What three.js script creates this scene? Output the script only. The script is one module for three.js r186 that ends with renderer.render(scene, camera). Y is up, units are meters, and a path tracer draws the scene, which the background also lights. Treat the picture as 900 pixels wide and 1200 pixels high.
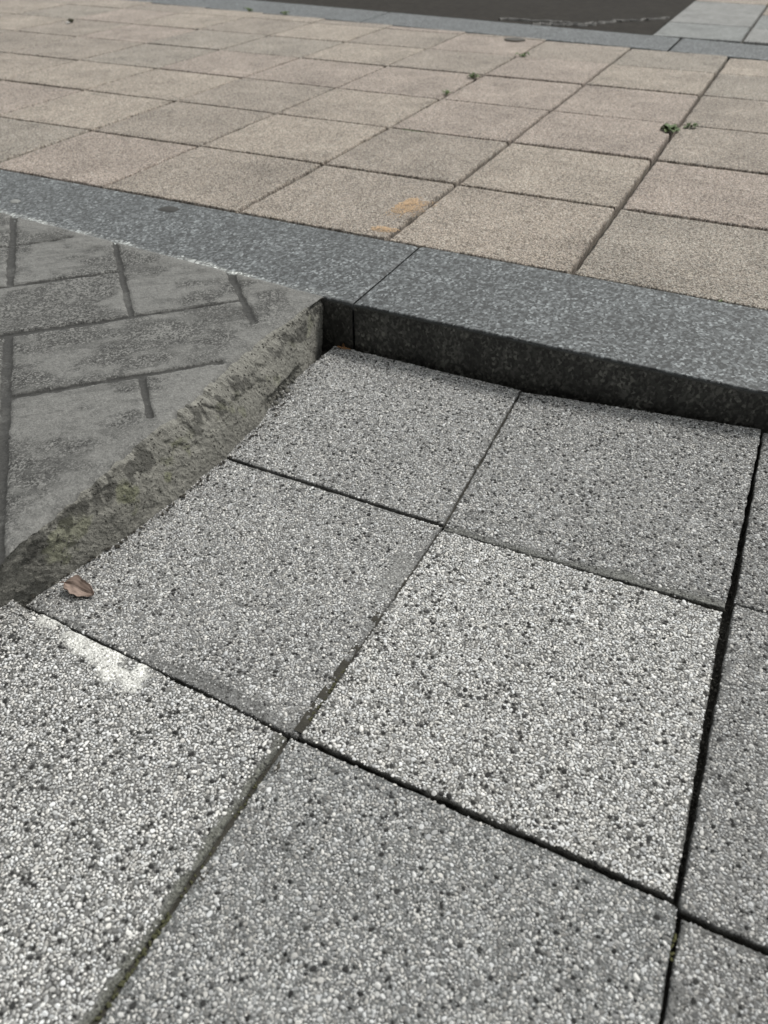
import * as THREE from 'three';
import { mergeGeometries } from 'three/addons/utils/BufferGeometryUtils.js';

/* ---------- camera, sky, sun, exposure ---------- */
const scene = new THREE.Scene();
const camera = new THREE.PerspectiveCamera(67.19, 0.75, 0.02, 300);
{
  const yaw = -0.45503, pitch = -0.70186;
  camera.position.set(0.22618, 0.55229, 0.59963);
  camera.lookAt(0.22618 + Math.sin(yaw) * Math.cos(pitch), 0.55229 + Math.sin(pitch), 0.59963 - Math.cos(yaw) * Math.cos(pitch));
  camera.rotateZ(-0.00535);
  camera.focus = 0.86;
  camera.userData.fStop = 7.5;
}
camera.updateMatrixWorld();
const renderer = new THREE.WebGLRenderer({ antialias: true });
renderer.toneMapping = THREE.LinearToneMapping;
renderer.toneMappingExposure = 1.68;
renderer.shadowMap.enabled = true;
const SKY = 0.85;
{ // overcast sky: three times as bright overhead as at the horizon
  const w = 128, h = 64, d = new Float32Array(w * h * 4);
  for (let j = 0; j < h; j++) for (let i = 0; i < w; i++) {
    const el = ((j + 0.5) / h - 0.5) * Math.PI, s = Math.max(0, Math.sin(el)), L = el > 0 ? (1 + 2 * s) / 3 : 0.16, o = (j * w + i) * 4;
    d[o] = SKY * L * 0.975; d[o + 1] = SKY * L * 1.0; d[o + 2] = SKY * L * 0.995; d[o + 3] = 1;
  }
  const t = new THREE.DataTexture(d, w, h, THREE.RGBAFormat, THREE.FloatType);
  t.mapping = THREE.EquirectangularReflectionMapping; t.magFilter = THREE.LinearFilter; t.needsUpdate = true;
  scene.background = t; scene.environment = t;
}
const sun = new THREE.DirectionalLight(0xfffaf3, 1.5);
sun.position.set(1.6, 4.2, -3.0); sun.target.position.set(0, 0, -0.5);
sun.castShadow = true; sun.shadow.radius = 26; sun.shadow.mapSize.set(2048, 2048);
Object.assign(sun.shadow.camera, { left: -5, right: 5, top: 5, bottom: -5, near: 0.1, far: 20 });
sun.name = 'sun'; scene.add(sun, sun.target);

/* ---------- helpers (all places are x right, y away, z up; P() turns them into three's axes) ---------- */
const H = 0.0699;                                   // height of kerb and upper paving above the sunken slabs
const clamp = (v, a = 0, b = 1) => Math.min(b, Math.max(a, v));
const sstep = (a, b, v) => { const t = clamp((v - a) / (b - a)); return t * t * (3 - 2 * t); };
const lerp = (a, b, t) => a + (b - a) * t;
function rng(seed) { let s = seed >>> 0; return () => { s = (s + 0x6d2b79f5) >>> 0; let t = Math.imul(s ^ (s >>> 15), 1 | s); t = (t + Math.imul(t ^ (t >>> 7), 61 | t)) ^ t; return ((t ^ (t >>> 14)) >>> 0) / 4294967296; }; }
function hash(x, y, z) { let h = Math.imul(x | 0, 374761393) ^ Math.imul(y | 0, 668265263) ^ Math.imul(z | 0, 2147483647 ^ 0x5bd1e995); h = Math.imul(h ^ (h >>> 13), 1274126177); return ((h ^ (h >>> 16)) >>> 0) / 4294967296; }
function noise(x, y, z = 0, per = 0) {
  const xi = Math.floor(x), yi = Math.floor(y), zi = Math.floor(z), fx = x - xi, fy = y - yi, fz = z - zi;
  const u = fx * fx * (3 - 2 * fx), v = fy * fy * (3 - 2 * fy), w = fz * fz * (3 - 2 * fz);
  const m = per ? (a) => ((a % per) + per) % per : (a) => a;
  const g = (a, b, c) => hash(m(xi + a), m(yi + b), zi + c);
  const l = (c) => lerp(lerp(g(0, 0, c), g(1, 0, c), u), lerp(g(0, 1, c), g(1, 1, c), u), v);
  return (fz === 0 ? l(0) : lerp(l(0), l(1), w)) * 2 - 1;
}
function fbm(x, y, z = 0, oct = 4) { let a = 0.5, f = 1, s = 0; for (let o = 0; o < oct; o++) { s += a * noise(x * f + 17.3 * o, y * f - 9.1 * o, z === 0 ? 0 : z * f + o * 5.7); a *= 0.5; f *= 2.03; } return s; }
function geo(pos, idx, uv, col) {
  const g = new THREE.BufferGeometry(), p = new Float32Array(pos.length);
  for (let i = 0; i < pos.length; i += 3) { p[i] = pos[i]; p[i + 1] = pos[i + 2]; p[i + 2] = -pos[i + 1]; }
  g.setAttribute('position', new THREE.BufferAttribute(p, 3));
  if (uv) g.setAttribute('uv', new THREE.BufferAttribute(new Float32Array(uv), 2));
  if (col) g.setAttribute('color', new THREE.BufferAttribute(new Float32Array(col), 3));
  g.setIndex(idx); g.computeVertexNormals();
  return g;
}
const used = {};
function numbered(n) { const k = used[n] = (used[n] ?? -1) + 1; return k ? n + '_' + String(k).padStart(3, '0') : n; }
function tag(o, label, category, kind, group) { if (label) o.userData.label = label; if (category) o.userData.category = category; if (kind) o.userData.kind = kind; if (group) o.userData.group = group; return o; }
function thing(name, label, category, kind, group) { const g = new THREE.Group(); g.name = numbered(name); scene.add(g); return tag(g, label, category, kind, group); }
function mesh(name, g, m, parent) { const o = new THREE.Mesh(g, m); o.name = numbered(name); o.castShadow = o.receiveShadow = true; (parent || scene).add(o); return o; }
function dataTex(d, w, h, srgb, rep = true) {
  const t = new THREE.DataTexture(d, w, h, THREE.RGBAFormat); t.magFilter = THREE.LinearFilter; t.minFilter = THREE.LinearFilter;
  t.wrapS = t.wrapT = rep ? THREE.RepeatWrapping : THREE.ClampToEdgeWrapping; if (srgb) t.colorSpace = THREE.SRGBColorSpace; t.needsUpdate = true; return t;
}
const enc = (v) => { v = clamp(v); return 255 * (v <= 0.0031308 ? 12.92 * v : 1.055 * Math.pow(v, 1 / 2.4) - 0.055); };
const ENC = new Uint8Array(4096); for (let i = 0; i < 4096; i++) ENC[i] = Math.round(enc(i / 4095));
const e8 = (v) => ENC[Math.round(clamp(v) * 4095)];

/* ---------- textures ---------- */
// exposed aggregate seen from further off: small crushed stones in mortar, wrapping at the borders
function aggregateTexture({ n, metres, seed, mortar, pick, dMin, dMax, cover, rough = 0.12 }) {
  const R = rng(seed), col = new Float32Array(n * n * 3), hgt = new Float32Array(n * n), px = n / metres;
  for (let j = 0; j < n; j++) for (let i = 0; i < n; i++) {
    const o = j * n + i, f = 1 + rough * 2 * (hash(i, j, seed) - 0.5) + 0.16 * noise(i * 64 / n, j * 64 / n, 3.5, 64) + 0.25 * noise(i * 9 / n, j * 9 / n, 6.5, 9) + 0.2 * noise(i * 22 / n, j * 22 / n, 1.5, 22);
    col[o * 3] = mortar[0] * f; col[o * 3 + 1] = mortar[1] * f; col[o * 3 + 2] = mortar[2] * f; hgt[o] = 0.12 + 0.08 * hash(j, i, seed + 1);
  }
  const count = Math.round(cover * metres * metres / (Math.PI * ((dMin + dMax) / 4) ** 2));
  for (let k = 0; k < count; k++) {
    const cx = R() * n, cy = R() * n, r = lerp(dMin, dMax, Math.pow(R(), 1.6)) / 2 * px, q = 0.65 + 0.5 * R(), a = R() * 3.1416, ca = Math.cos(a), sa = Math.sin(a);
    const st = 1 + 0.13 * noise(cx * 9 / n, cy * 9 / n, 6.5, 9) + 0.12 * noise(cx * 22 / n, cy * 22 / n, 1.5, 22), c = pick(R).map((q) => q * st), top = 0.55 + 0.4 * R(), ph = R() * 6.28, tx = (R() - 0.5) * 0.5, ty = (R() - 0.5) * 0.5, lim = Math.ceil(r * 1.2);
    for (let y = -lim; y <= lim; y++) for (let x = -lim; x <= lim; x++) {
      const u = (x * ca + y * sa) / r, v = (-x * sa + y * ca) / (r * q), ang = Math.atan2(v, u), w = 1 + 0.14 * Math.sin(3 * ang + ph) + 0.08 * Math.sin(5 * ang - ph);
      const d = Math.sqrt(u * u + v * v) / w; if (d > 1) continue;
      const X = ((Math.round(cx) + x) % n + n) % n, Y = ((Math.round(cy) + y) % n + n) % n, o = Y * n + X, z = top * (1 - 0.75 * d * d * d) + 0.12 * (tx * u + ty * v);
      if (z < hgt[o]) continue;
      const f = 1 + rough * (hash(X, Y, seed + 7) - 0.5) * 2; hgt[o] = z; col[o * 3] = c[0] * f; col[o * 3 + 1] = c[1] * f; col[o * 3 + 2] = c[2] * f;
    }
  }
  const a = new Uint8Array(n * n * 4), b = new Uint8Array(n * n * 4);
  for (let o = 0; o < n * n; o++) { for (let k = 0; k < 3; k++) a[o * 4 + k] = e8(col[o * 3 + k]); a[o * 4 + 3] = 255; const z = Math.round(255 * clamp(hgt[o])); b[o * 4] = b[o * 4 + 1] = b[o * 4 + 2] = z; b[o * 4 + 3] = 255; }
  return { map: dataTex(a, n, n, true), bump: dataTex(b, n, n, false), metres };
}
const beigeTex = aggregateTexture({
  n: 2048, metres: 0.9, seed: 11, mortar: [0.13, 0.115, 0.098], dMin: 0.0014, dMax: 0.0034, cover: 1.45, rough: 0.08,
  pick: (R) => { const t = R(); if (t < 0.07) return [0.075, 0.068, 0.06]; const g = 0.25 + 0.28 * R() * R() + (t > 0.93 ? 0.14 : 0); return t < 0.45 ? [g * 1.06, g * 0.96, g * 0.83] : t < 0.75 ? [g * 1.06, g * 0.965, g * 0.87] : [g * 1.0, g * 0.98, g * 0.9]; },
});
const greyTex = aggregateTexture({
  n: 1024, metres: 0.42, seed: 23, mortar: [0.14, 0.14, 0.135], dMin: 0.001, dMax: 0.0028, cover: 2.2,
  pick: (R) => { const t = R(); if (t < 0.08) return [0.045, 0.045, 0.045]; const g = 0.17 + 0.25 * R() * R(); return [g * 0.99, g, g * 0.985]; },
});
// blue-grey granite: interlocking grains
function graniteTexture() {
  const w = 2048, h = 512, a = new Uint8Array(w * h * 4), b = new Uint8Array(w * h * 4), cell = 4.0;  // 0.8 mm per pixel, grains of about 2 mm
  const gx = Math.floor(w / cell / 1) , gy = Math.floor(h / cell);
  for (let j = 0; j < h; j++) for (let i = 0; i < w; i++) {
    const wx = i + 2.6 * noise(i / 4, j / 4, 2.5), wy = j + 2.6 * noise(i / 4 + 50, j / 4, 7.5);
    const ci = Math.floor(wx / (cell * 0.85)), cj = Math.floor(wy / (cell * 1.35)); let best = 9e9, id = 0, second = 9e9;
    for (let q = -1; q <= 1; q++) for (let p = -1; p <= 1; p++) {
      const X = ci + p, Y = cj + q, dx = (X + hash(X, Y, 1)) * cell * 0.85 - wx, dy = (Y + hash(X, Y, 2)) * cell * 1.35 - wy, d = dx * dx + dy * dy / 1.9;
      if (d < best) { second = best; best = d; id = hash(X, Y, 5); } else if (d < second) second = d;
    }
    const cl = noise(i / 14, j / 11, 4.5) * 0.5 + noise(i / 40, j / 34, 8.5) * 0.35;
    let t = id + cl * 0.22, g;
    if (t < 0.28) g = 0.03 + 0.025 * hash(i >> 1, j >> 1, 3); else if (t < 0.66) g = 0.07 + 0.035 * hash(i >> 1, j >> 1, 4); else if (t < 0.94) g = 0.135 + 0.07 * hash(i, j, 5); else g = 0.31;
    const o = (j * w + i) * 4; a[o] = e8(g * 0.73); a[o + 1] = e8(g * 0.795); a[o + 2] = e8(g * 0.825); a[o + 3] = 255;
    const z = Math.round(255 * clamp(0.5 + 0.35 * (id - 0.5) + 0.2 * (hash(i, j, 9) - 0.5))); b[o] = b[o + 1] = b[o + 2] = z; b[o + 3] = 255;
  }
  return { map: dataTex(a, w, h, true), bump: dataTex(b, w, h, false) };
}
const granite = graniteTexture();
// fine dirt or mortar grain, colourless, wraps
function grainTexture(n, seed, lo, hi) {
  const a = new Uint8Array(n * n * 4);
  for (let j = 0; j < n; j++) for (let i = 0; i < n; i++) {
    const v = lerp(lo, hi, clamp(0.5 + 0.45 * (hash(i, j, seed) - 0.5) + 0.3 * noise(i / 3, j / 3, seed + 0.5, n / 3 | 0) + 0.3 * noise(i * 24 / n, j * 24 / n, seed + 9.5, 24))), o = (j * n + i) * 4;
    a[o] = a[o + 1] = a[o + 2] = e8(v); a[o + 3] = 255;
  }
  return a;
}
const grainData = grainTexture(512, 31, 0.35, 1.0), grainMap = dataTex(grainData, 512, 512, true), grainBump = dataTex(grainData.slice(), 512, 512, false);

/* the stamped concrete: world-sized maps of its top and of its broken side */
// stamped lines run at 45 degrees: a = (x + y) / sqrt2 along, b = (x - y) / sqrt2 across
const GROOVES = [ // [which coordinate is fixed, its value, from, to, half width]
  ['b', -0.800, -0.95, -0.335, 0.0040], ['b', -0.632, -0.95, -0.266, 0.0058], ['b', -0.467, -0.95, -0.195, 0.0072], ['b', -0.468, -0.2, -0.108, 0.0044], ['b', -0.300, -0.438, -0.17, 0.0068],
  ['a', -0.434, -0.95, -0.626, 0.0068], ['a', -0.432, -0.467, 0.25, 0.0068], ['a', -0.273, -0.760, -0.461, 0.0056], ['a', -0.275, -0.306, -0.196, 0.0064], ['a', -0.116, -0.60, -0.385, 0.0072],
  ['a', -0.590, -0.80, -0.467, 0.0060], ['a', -0.590, -0.300, 0.2, 0.006], ['b', -0.135, -0.95, -0.434, 0.005], ['b', 0.03, -0.95, -0.434, 0.005], ['a', -0.75, -0.95, -0.632, 0.006], ['b', -0.97, -1.2, -0.45, 0.004],
];
const edgeX = (y) => { // the pad's broken right edge, seen from above
  const k = [[-0.75, -0.314], [-0.294, -0.3085], [-0.2, -0.3125], [-0.11, -0.3155], [-0.043, -0.3165], [0.025, -0.3205], [0.09, -0.3245], [0.153, -0.3255], [0.239, -0.3205], [0.306, -0.313], [0.4, -0.313]];
  for (let i = 1; i < k.length; i++) if (y <= k[i][0]) return lerp(k[i - 1][1], k[i][1], (y - k[i - 1][0]) / (k[i][0] - k[i - 1][0]));
  return k[k.length - 1][1];
};
const baseX = (y) => {
  const k = [[-0.75, -0.33], [-0.32, -0.329], [-0.282, -0.321], [-0.256, -0.3135], [-0.2176, -0.3035], [-0.167, -0.2915], [-0.12, -0.2845], [-0.07, -0.28], [-0.004, -0.276], [0.0636, -0.278], [0.126, -0.2795], [0.1666, -0.2845], [0.2, -0.2905], [0.231, -0.2985], [0.31, -0.322], [0.4, -0.326]];
  for (let i = 1; i < k.length; i++) if (y <= k[i][0]) return lerp(k[i - 1][1], k[i][1], (y - k[i - 1][0]) / (k[i][0] - k[i - 1][0]));
  return k[k.length - 1][1];
};
const kerbFront = (x) => 0.3085 - 0.0075 * (x + 0.3);
const padBack = (x) => kerbFront(x) + 0.0035 + 0.072 * Math.max(0, -0.33 - x);   // the concrete laps over the kerb towards the left
const kerbBack = (x) => 0.5445 - 0.0128 * (x + 0.3);
function groove(x, y) { // 0 outside, 1 in the bottom of a stamped line
  const wob = 0.0016 * noise(x * 60, y * 60, 1.5), a = (x + y) * 0.70711 + wob, b = (x - y) * 0.70711 + 0.0016 * noise(x * 55 + 9, y * 55, 3.5); let g = 0;
  for (const [k, v, f, t, hw] of GROOVES) {
    const d = Math.abs((k === 'a' ? a : b) - v), s = k === 'a' ? b : a, w = hw * (0.82 + 0.3 * noise(s * 14, v * 31, 5.5) + 0.22 * noise(s * 110, v * 31, 2.5));
    if (d > w + 0.003) continue;
    const e = Math.min(s - f, t - s); if (e < 0) continue;
    const taper = sstep(0, 0.008, e + 0.003 * noise(x * 90, y * 90, 4.5));
    g = Math.max(g, (1 - sstep(w * 0.9, w + 0.0006, d)) * taper);
  }
  return g;
}
const PX0 = -1.25, PX1 = -0.27, PY0 = -0.66, PY1 = 0.4;
const padTop = (() => {
  const w = 2048, h = 2048, a = new Uint8Array(w * h * 4), b = new Uint8Array(w * h * 4);
  for (let j = 0; j < h; j++) for (let i = 0; i < w; i++) {
    const x = lerp(PX0, PX1, i / w), y = lerp(PY0, PY1, j / h), o = (j * w + i) * 4;
    const G = groove(x, y), A = (x + y) * 0.7071, B = (x - y) * 0.7071;
    const n1 = fbm(x * 9 + 3, y * 9, 0, 4), n2 = fbm(A * 26 + 7, B * 42, 0, 4), n3 = noise(x * 330, y * 330, 2.5), n4 = hash(i, j, 77), n5 = fbm(x * 120, y * 120, 0, 3), n6 = noise(x * 900, y * 900, 8.5);
    // skin of darker release colour that has worn through to the pale cement in flecks
    const skin = sstep(-0.16, 0.2, n1 + 0.55 * n2 + 0.1);
    const bare = Math.max(1 - sstep(0.012, 0.05, edgeX(y) - x + 0.02 * n1), 1 - sstep(0.004, 0.03, padBack(x) - y + 0.02 * n2));   // rim without a skin
    let v = lerp(0.062, 0.15, 1 - skin) + 0.026 * n5 + 0.02 * n3 + 0.06 * n6 + 0.075 * (n4 - 0.5);
    const fleck = sstep(0.12, 0.26, fbm(x * 520 + 5, y * 430, 0, 3) + 0.42 * n1 + 0.2 * n2);
    v += 0.11 * fleck * skin; v = lerp(v, 0.17 + 0.03 * n3 + 0.05 * n6 + 0.05 * (n4 - 0.5) + 0.03 * n5, bare * 0.55);
    const smear = sstep(0.1, 0.28, fbm(A * 16, B * 70 + 11, 0, 3)) * (1 - bare); v = lerp(v, 0.068, smear * 0.4);
    const gd = G * (0.94 - 0.25 * sstep(0.1, 0.35, fbm(x * 45, y * 45, 0, 3)));
    v = lerp(v, 0.036 + 0.006 * n3 + 0.01 * n6 + 0.01 * (n4 - 0.5), gd);
    if (n4 > 0.9982) v += 0.2;
    a[o] = e8(v * 1.0); a[o + 1] = e8(v * 1.0); a[o + 2] = e8(v * 0.955); a[o + 3] = 255;
    const z = Math.round(255 * clamp(0.5 + (0.3 * n3 + 0.35 * (n4 - 0.5) + 0.5 * n5 + 0.3 * fleck * skin) * (1 - 0.6 * G))); b[o] = b[o + 1] = b[o + 2] = z; b[o + 3] = 255;
  }
  return { map: dataTex(a, w, h, true, false), bump: dataTex(b, w, h, false, false) };
})();
const padSide = (() => { // along the edge (y) by height; green growth and dark crust sit under the lip
  const w = 2048, h = 256, a = new Uint8Array(w * h * 4), b = new Uint8Array(w * h * 4);
  for (let j = 0; j < h; j++) for (let i = 0; i < w; i++) {
    const y = lerp(PY0, PY1, i / w), z = 0.09 * j / h - 0.015, o = (j * w + i) * 4, top = H - z;
    const n1 = fbm(y * 26, z * 30, 0, 4), n2 = fbm(y * 90 + 4, z * 70, 0, 4), n3 = noise(y * 420, z * 420, 1.5), n4 = hash(i, j, 19);
    let v = 0.2 + 0.05 * n1 + 0.03 * n2 + 0.06 * n3 + 0.12 * (n4 - 0.5), r = 1, g = 0.985, bl = 0.88;
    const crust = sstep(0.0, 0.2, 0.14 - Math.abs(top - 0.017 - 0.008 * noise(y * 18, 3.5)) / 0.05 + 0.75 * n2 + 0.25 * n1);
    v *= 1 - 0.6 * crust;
    const moss = 0.75 * sstep(0.05, 0.3, 0.12 - Math.abs(top - 0.028) / 0.06 + 0.9 * fbm(y * 34 + 2, z * 40, 0, 4)) * (0.55 + 0.45 * noise(y * 9, 0.5));
    r = lerp(r, 0.93, moss); g = lerp(g, 0.99, moss); bl = lerp(bl, 0.52, moss); v *= 1 - 0.25 * moss;
    if (n4 > 0.996) v += 0.15;
    a[o] = e8(v * r); a[o + 1] = e8(v * g); a[o + 2] = e8(v * bl); a[o + 3] = 255;
    const q = Math.round(255 * clamp(0.5 + 0.35 * n2 + 0.4 * n3 + 0.5 * (n4 - 0.5))); b[o] = b[o + 1] = b[o + 2] = q; b[o + 3] = 255;
  }
  return { map: dataTex(a, w, h, true, false), bump: dataTex(b, w, h, false, false) };
})();

/* ---------- materials ---------- */
const std = (o) => new THREE.MeshStandardMaterial({ roughness: 0.95, ...o });
const lin = (r, g, b) => new THREE.Color().setRGB(r, g, b);
const M = {
  soil: std({ color: lin(0.05, 0.047, 0.04), map: grainMap, bumpMap: grainBump, bumpScale: 0.002 }),
  jointSoil: std({ color: lin(0.055, 0.052, 0.042), map: grainMap, bumpMap: grainBump, bumpScale: 0.002 }),
  tarmac: std({ color: lin(0.06, 0.058, 0.055), map: grainMap, bumpMap: grainBump, bumpScale: 0.003 }),
  slabMortar: std({ color: 0xffffff, vertexColors: true, map: greyTex.map, bumpMap: greyTex.bump, bumpScale: 0.0012 }),
  stone: std({ color: 0xffffff, roughness: 0.85 }),
  granite: std({ color: 0xffffff, vertexColors: true, map: granite.map, bumpMap: granite.bump, bumpScale: 0.0004, roughness: 0.62 }),
  padTop: std({ map: padTop.map, bumpMap: padTop.bump, bumpScale: 0.0012, roughness: 0.85 }),
  padSide: std({ map: padSide.map, bumpMap: padSide.bump, bumpScale: 0.0022 }),
  concrete: std({ color: lin(0.22, 0.218, 0.195), map: grainMap, bumpMap: grainBump, bumpScale: 0.0015 }),
  cement: std({ color: lin(0.22, 0.215, 0.205), map: grainMap, bumpMap: grainBump, bumpScale: 0.0015 }),
  beige: [[1.05, 1.0, 0.965], [0.97, 0.93, 0.905], [1.1, 1.05, 1.01], [1.06, 0.99, 0.975], [0.96, 0.94, 0.92]].map((c) => std({ color: lin(...c), map: beigeTex.map, bumpMap: beigeTex.bump, bumpScale: 0.0013 })),
  farGrey: [[1.0, 1.03, 1.03], [1.1, 1.1, 1.09]].map((c) => std({ color: lin(...c), map: greyTex.map, bumpMap: greyTex.bump, bumpScale: 0.0012 })),
  darkPaving: new THREE.MeshPhysicalMaterial({ color: lin(0.034, 0.03, 0.0255), map: grainMap, bumpMap: grainBump, bumpScale: 0.004, roughness: 0.95, specularIntensity: 0.35 }),
  moss: std({ color: lin(0.075, 0.085, 0.03), side: THREE.DoubleSide }),
  leafGreen: std({ color: lin(0.065, 0.105, 0.028), side: THREE.DoubleSide, roughness: 0.6 }),
  leafPale: std({ color: lin(0.1, 0.145, 0.045), side: THREE.DoubleSide, roughness: 0.6 }),
};

/* ---------- ground ---------- */
{
  const g = new THREE.PlaneGeometry(160, 160).rotateX(-Math.PI / 2); g.attributes.uv.array.forEach((v, i, a) => { a[i] = v * 600; });
  const o = mesh('ground', g, M.tarmac); o.position.y = -0.085; tag(o, 'dark ground under and around all of the paving', 'ground', 'structure');
}

{ // added unseen blocker behind the camera, keeps sky light off what faces it
  const f = thing('added_sky_blocker', 'plain dark blocker added unseen behind the camera to cut sky light', 'light_blocker', 'structure'), plain = std({ color: lin(0.13, 0.125, 0.118), map: grainMap, bumpMap: grainBump, bumpScale: 0.003 });
  const part = (n, x0, x1, y0, y1, z0, z1, m) => { const g = new THREE.BoxGeometry(x1 - x0, z1 - z0, y1 - y0); mesh(n, g, m, f).position.set((x0 + x1) / 2, (z0 + z1) / 2, -(y0 + y1) / 2); };
  part('blocker_face', -6, 7, -2.6, -2.25, 0.42, 7.5, plain); part('blocker_foot', -6, 7, -2.62, -2.21, -0.09, 0.417, M.tarmac); part('blocker_cap', -6.05, 7.05, -2.66, -2.19, 7.503, 7.62, plain);
}

/* ---------- sunken grey pavement: slabs of exposed aggregate ---------- */
// three layouts of stones on a 300 mm slab: [u, v, radius]
const LAYOUTS = [101, 202, 303].map((seed) => {
  const R = rng(seed), L = 0.3, cs = 0.0053, n = Math.ceil(L / cs), cells = Array.from({ length: n * n }, () => []), out = [];
  const put = (tries, r0, r1, lap) => {
    for (let k = 0; k < tries; k++) {
      const x = R() * L, y = R() * L, r = lerp(r0, r1, R()), cx = Math.floor(x / cs), cy = Math.floor(y / cs); let ok = true;
      for (let q = Math.max(0, cy - 1); ok && q <= Math.min(n - 1, cy + 1); q++) for (let p = Math.max(0, cx - 1); ok && p <= Math.min(n - 1, cx + 1); p++)
        for (const s of cells[q * n + p]) { const m = (s[2] + r) * lap; if ((s[0] - x) ** 2 + (s[1] - y) ** 2 < m * m) { ok = false; break; } }
      if (!ok) continue; const s = [x, y, r]; cells[cy * n + cx].push(s); out.push(s);
    }
  };
  put(420, 0.0019, 0.0026, 0.95); put(7000, 0.0013, 0.0019, 0.9); put(80000, 0.00095, 0.0014, 0.86); put(130000, 0.0006, 0.00095, 0.84);
  return out;
});
const PEBBLES = [1, 2, 3].map((seed) => { // crushed stone of about unit radius
  const R = rng(seed * 77), g = new THREE.IcosahedronGeometry(1, 1), p = g.attributes.position, cuts = [];
  for (let k = 0; k < 7; k++) { const v = new THREE.Vector3(R() - 0.5, R() - 0.5, R() - 0.5).normalize(); cuts.push([v, 0.62 + 0.3 * R()]); }
  const v = new THREE.Vector3();
  for (let i = 0; i < p.count; i++) { v.fromBufferAttribute(p, i); for (const [c, d] of cuts) { const t = v.dot(c); if (t > d) v.addScaledVector(c, d - t); } p.setXYZ(i, v.x, v.y, v.z); }
  g.computeVertexNormals(); return g;
});
const pave = thing('pavement', 'sunken pavement of square grey exposed-aggregate slabs in front of the granite kerb', 'pavement', 'structure');
function edgeCoords(n, L) { // finer near the borders
  const e = [0, 0.0012, 0.0026, 0.0045, 0.007, 0.011].map((v) => v / L), c = [...e]; const m = n - 12;
  for (let i = 1; i < m; i++) c.push(lerp(e[5], 1 - e[5], i / m));
  for (let i = 5; i >= 0; i--) c.push(1 - e[i]);
  return c;
}
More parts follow.
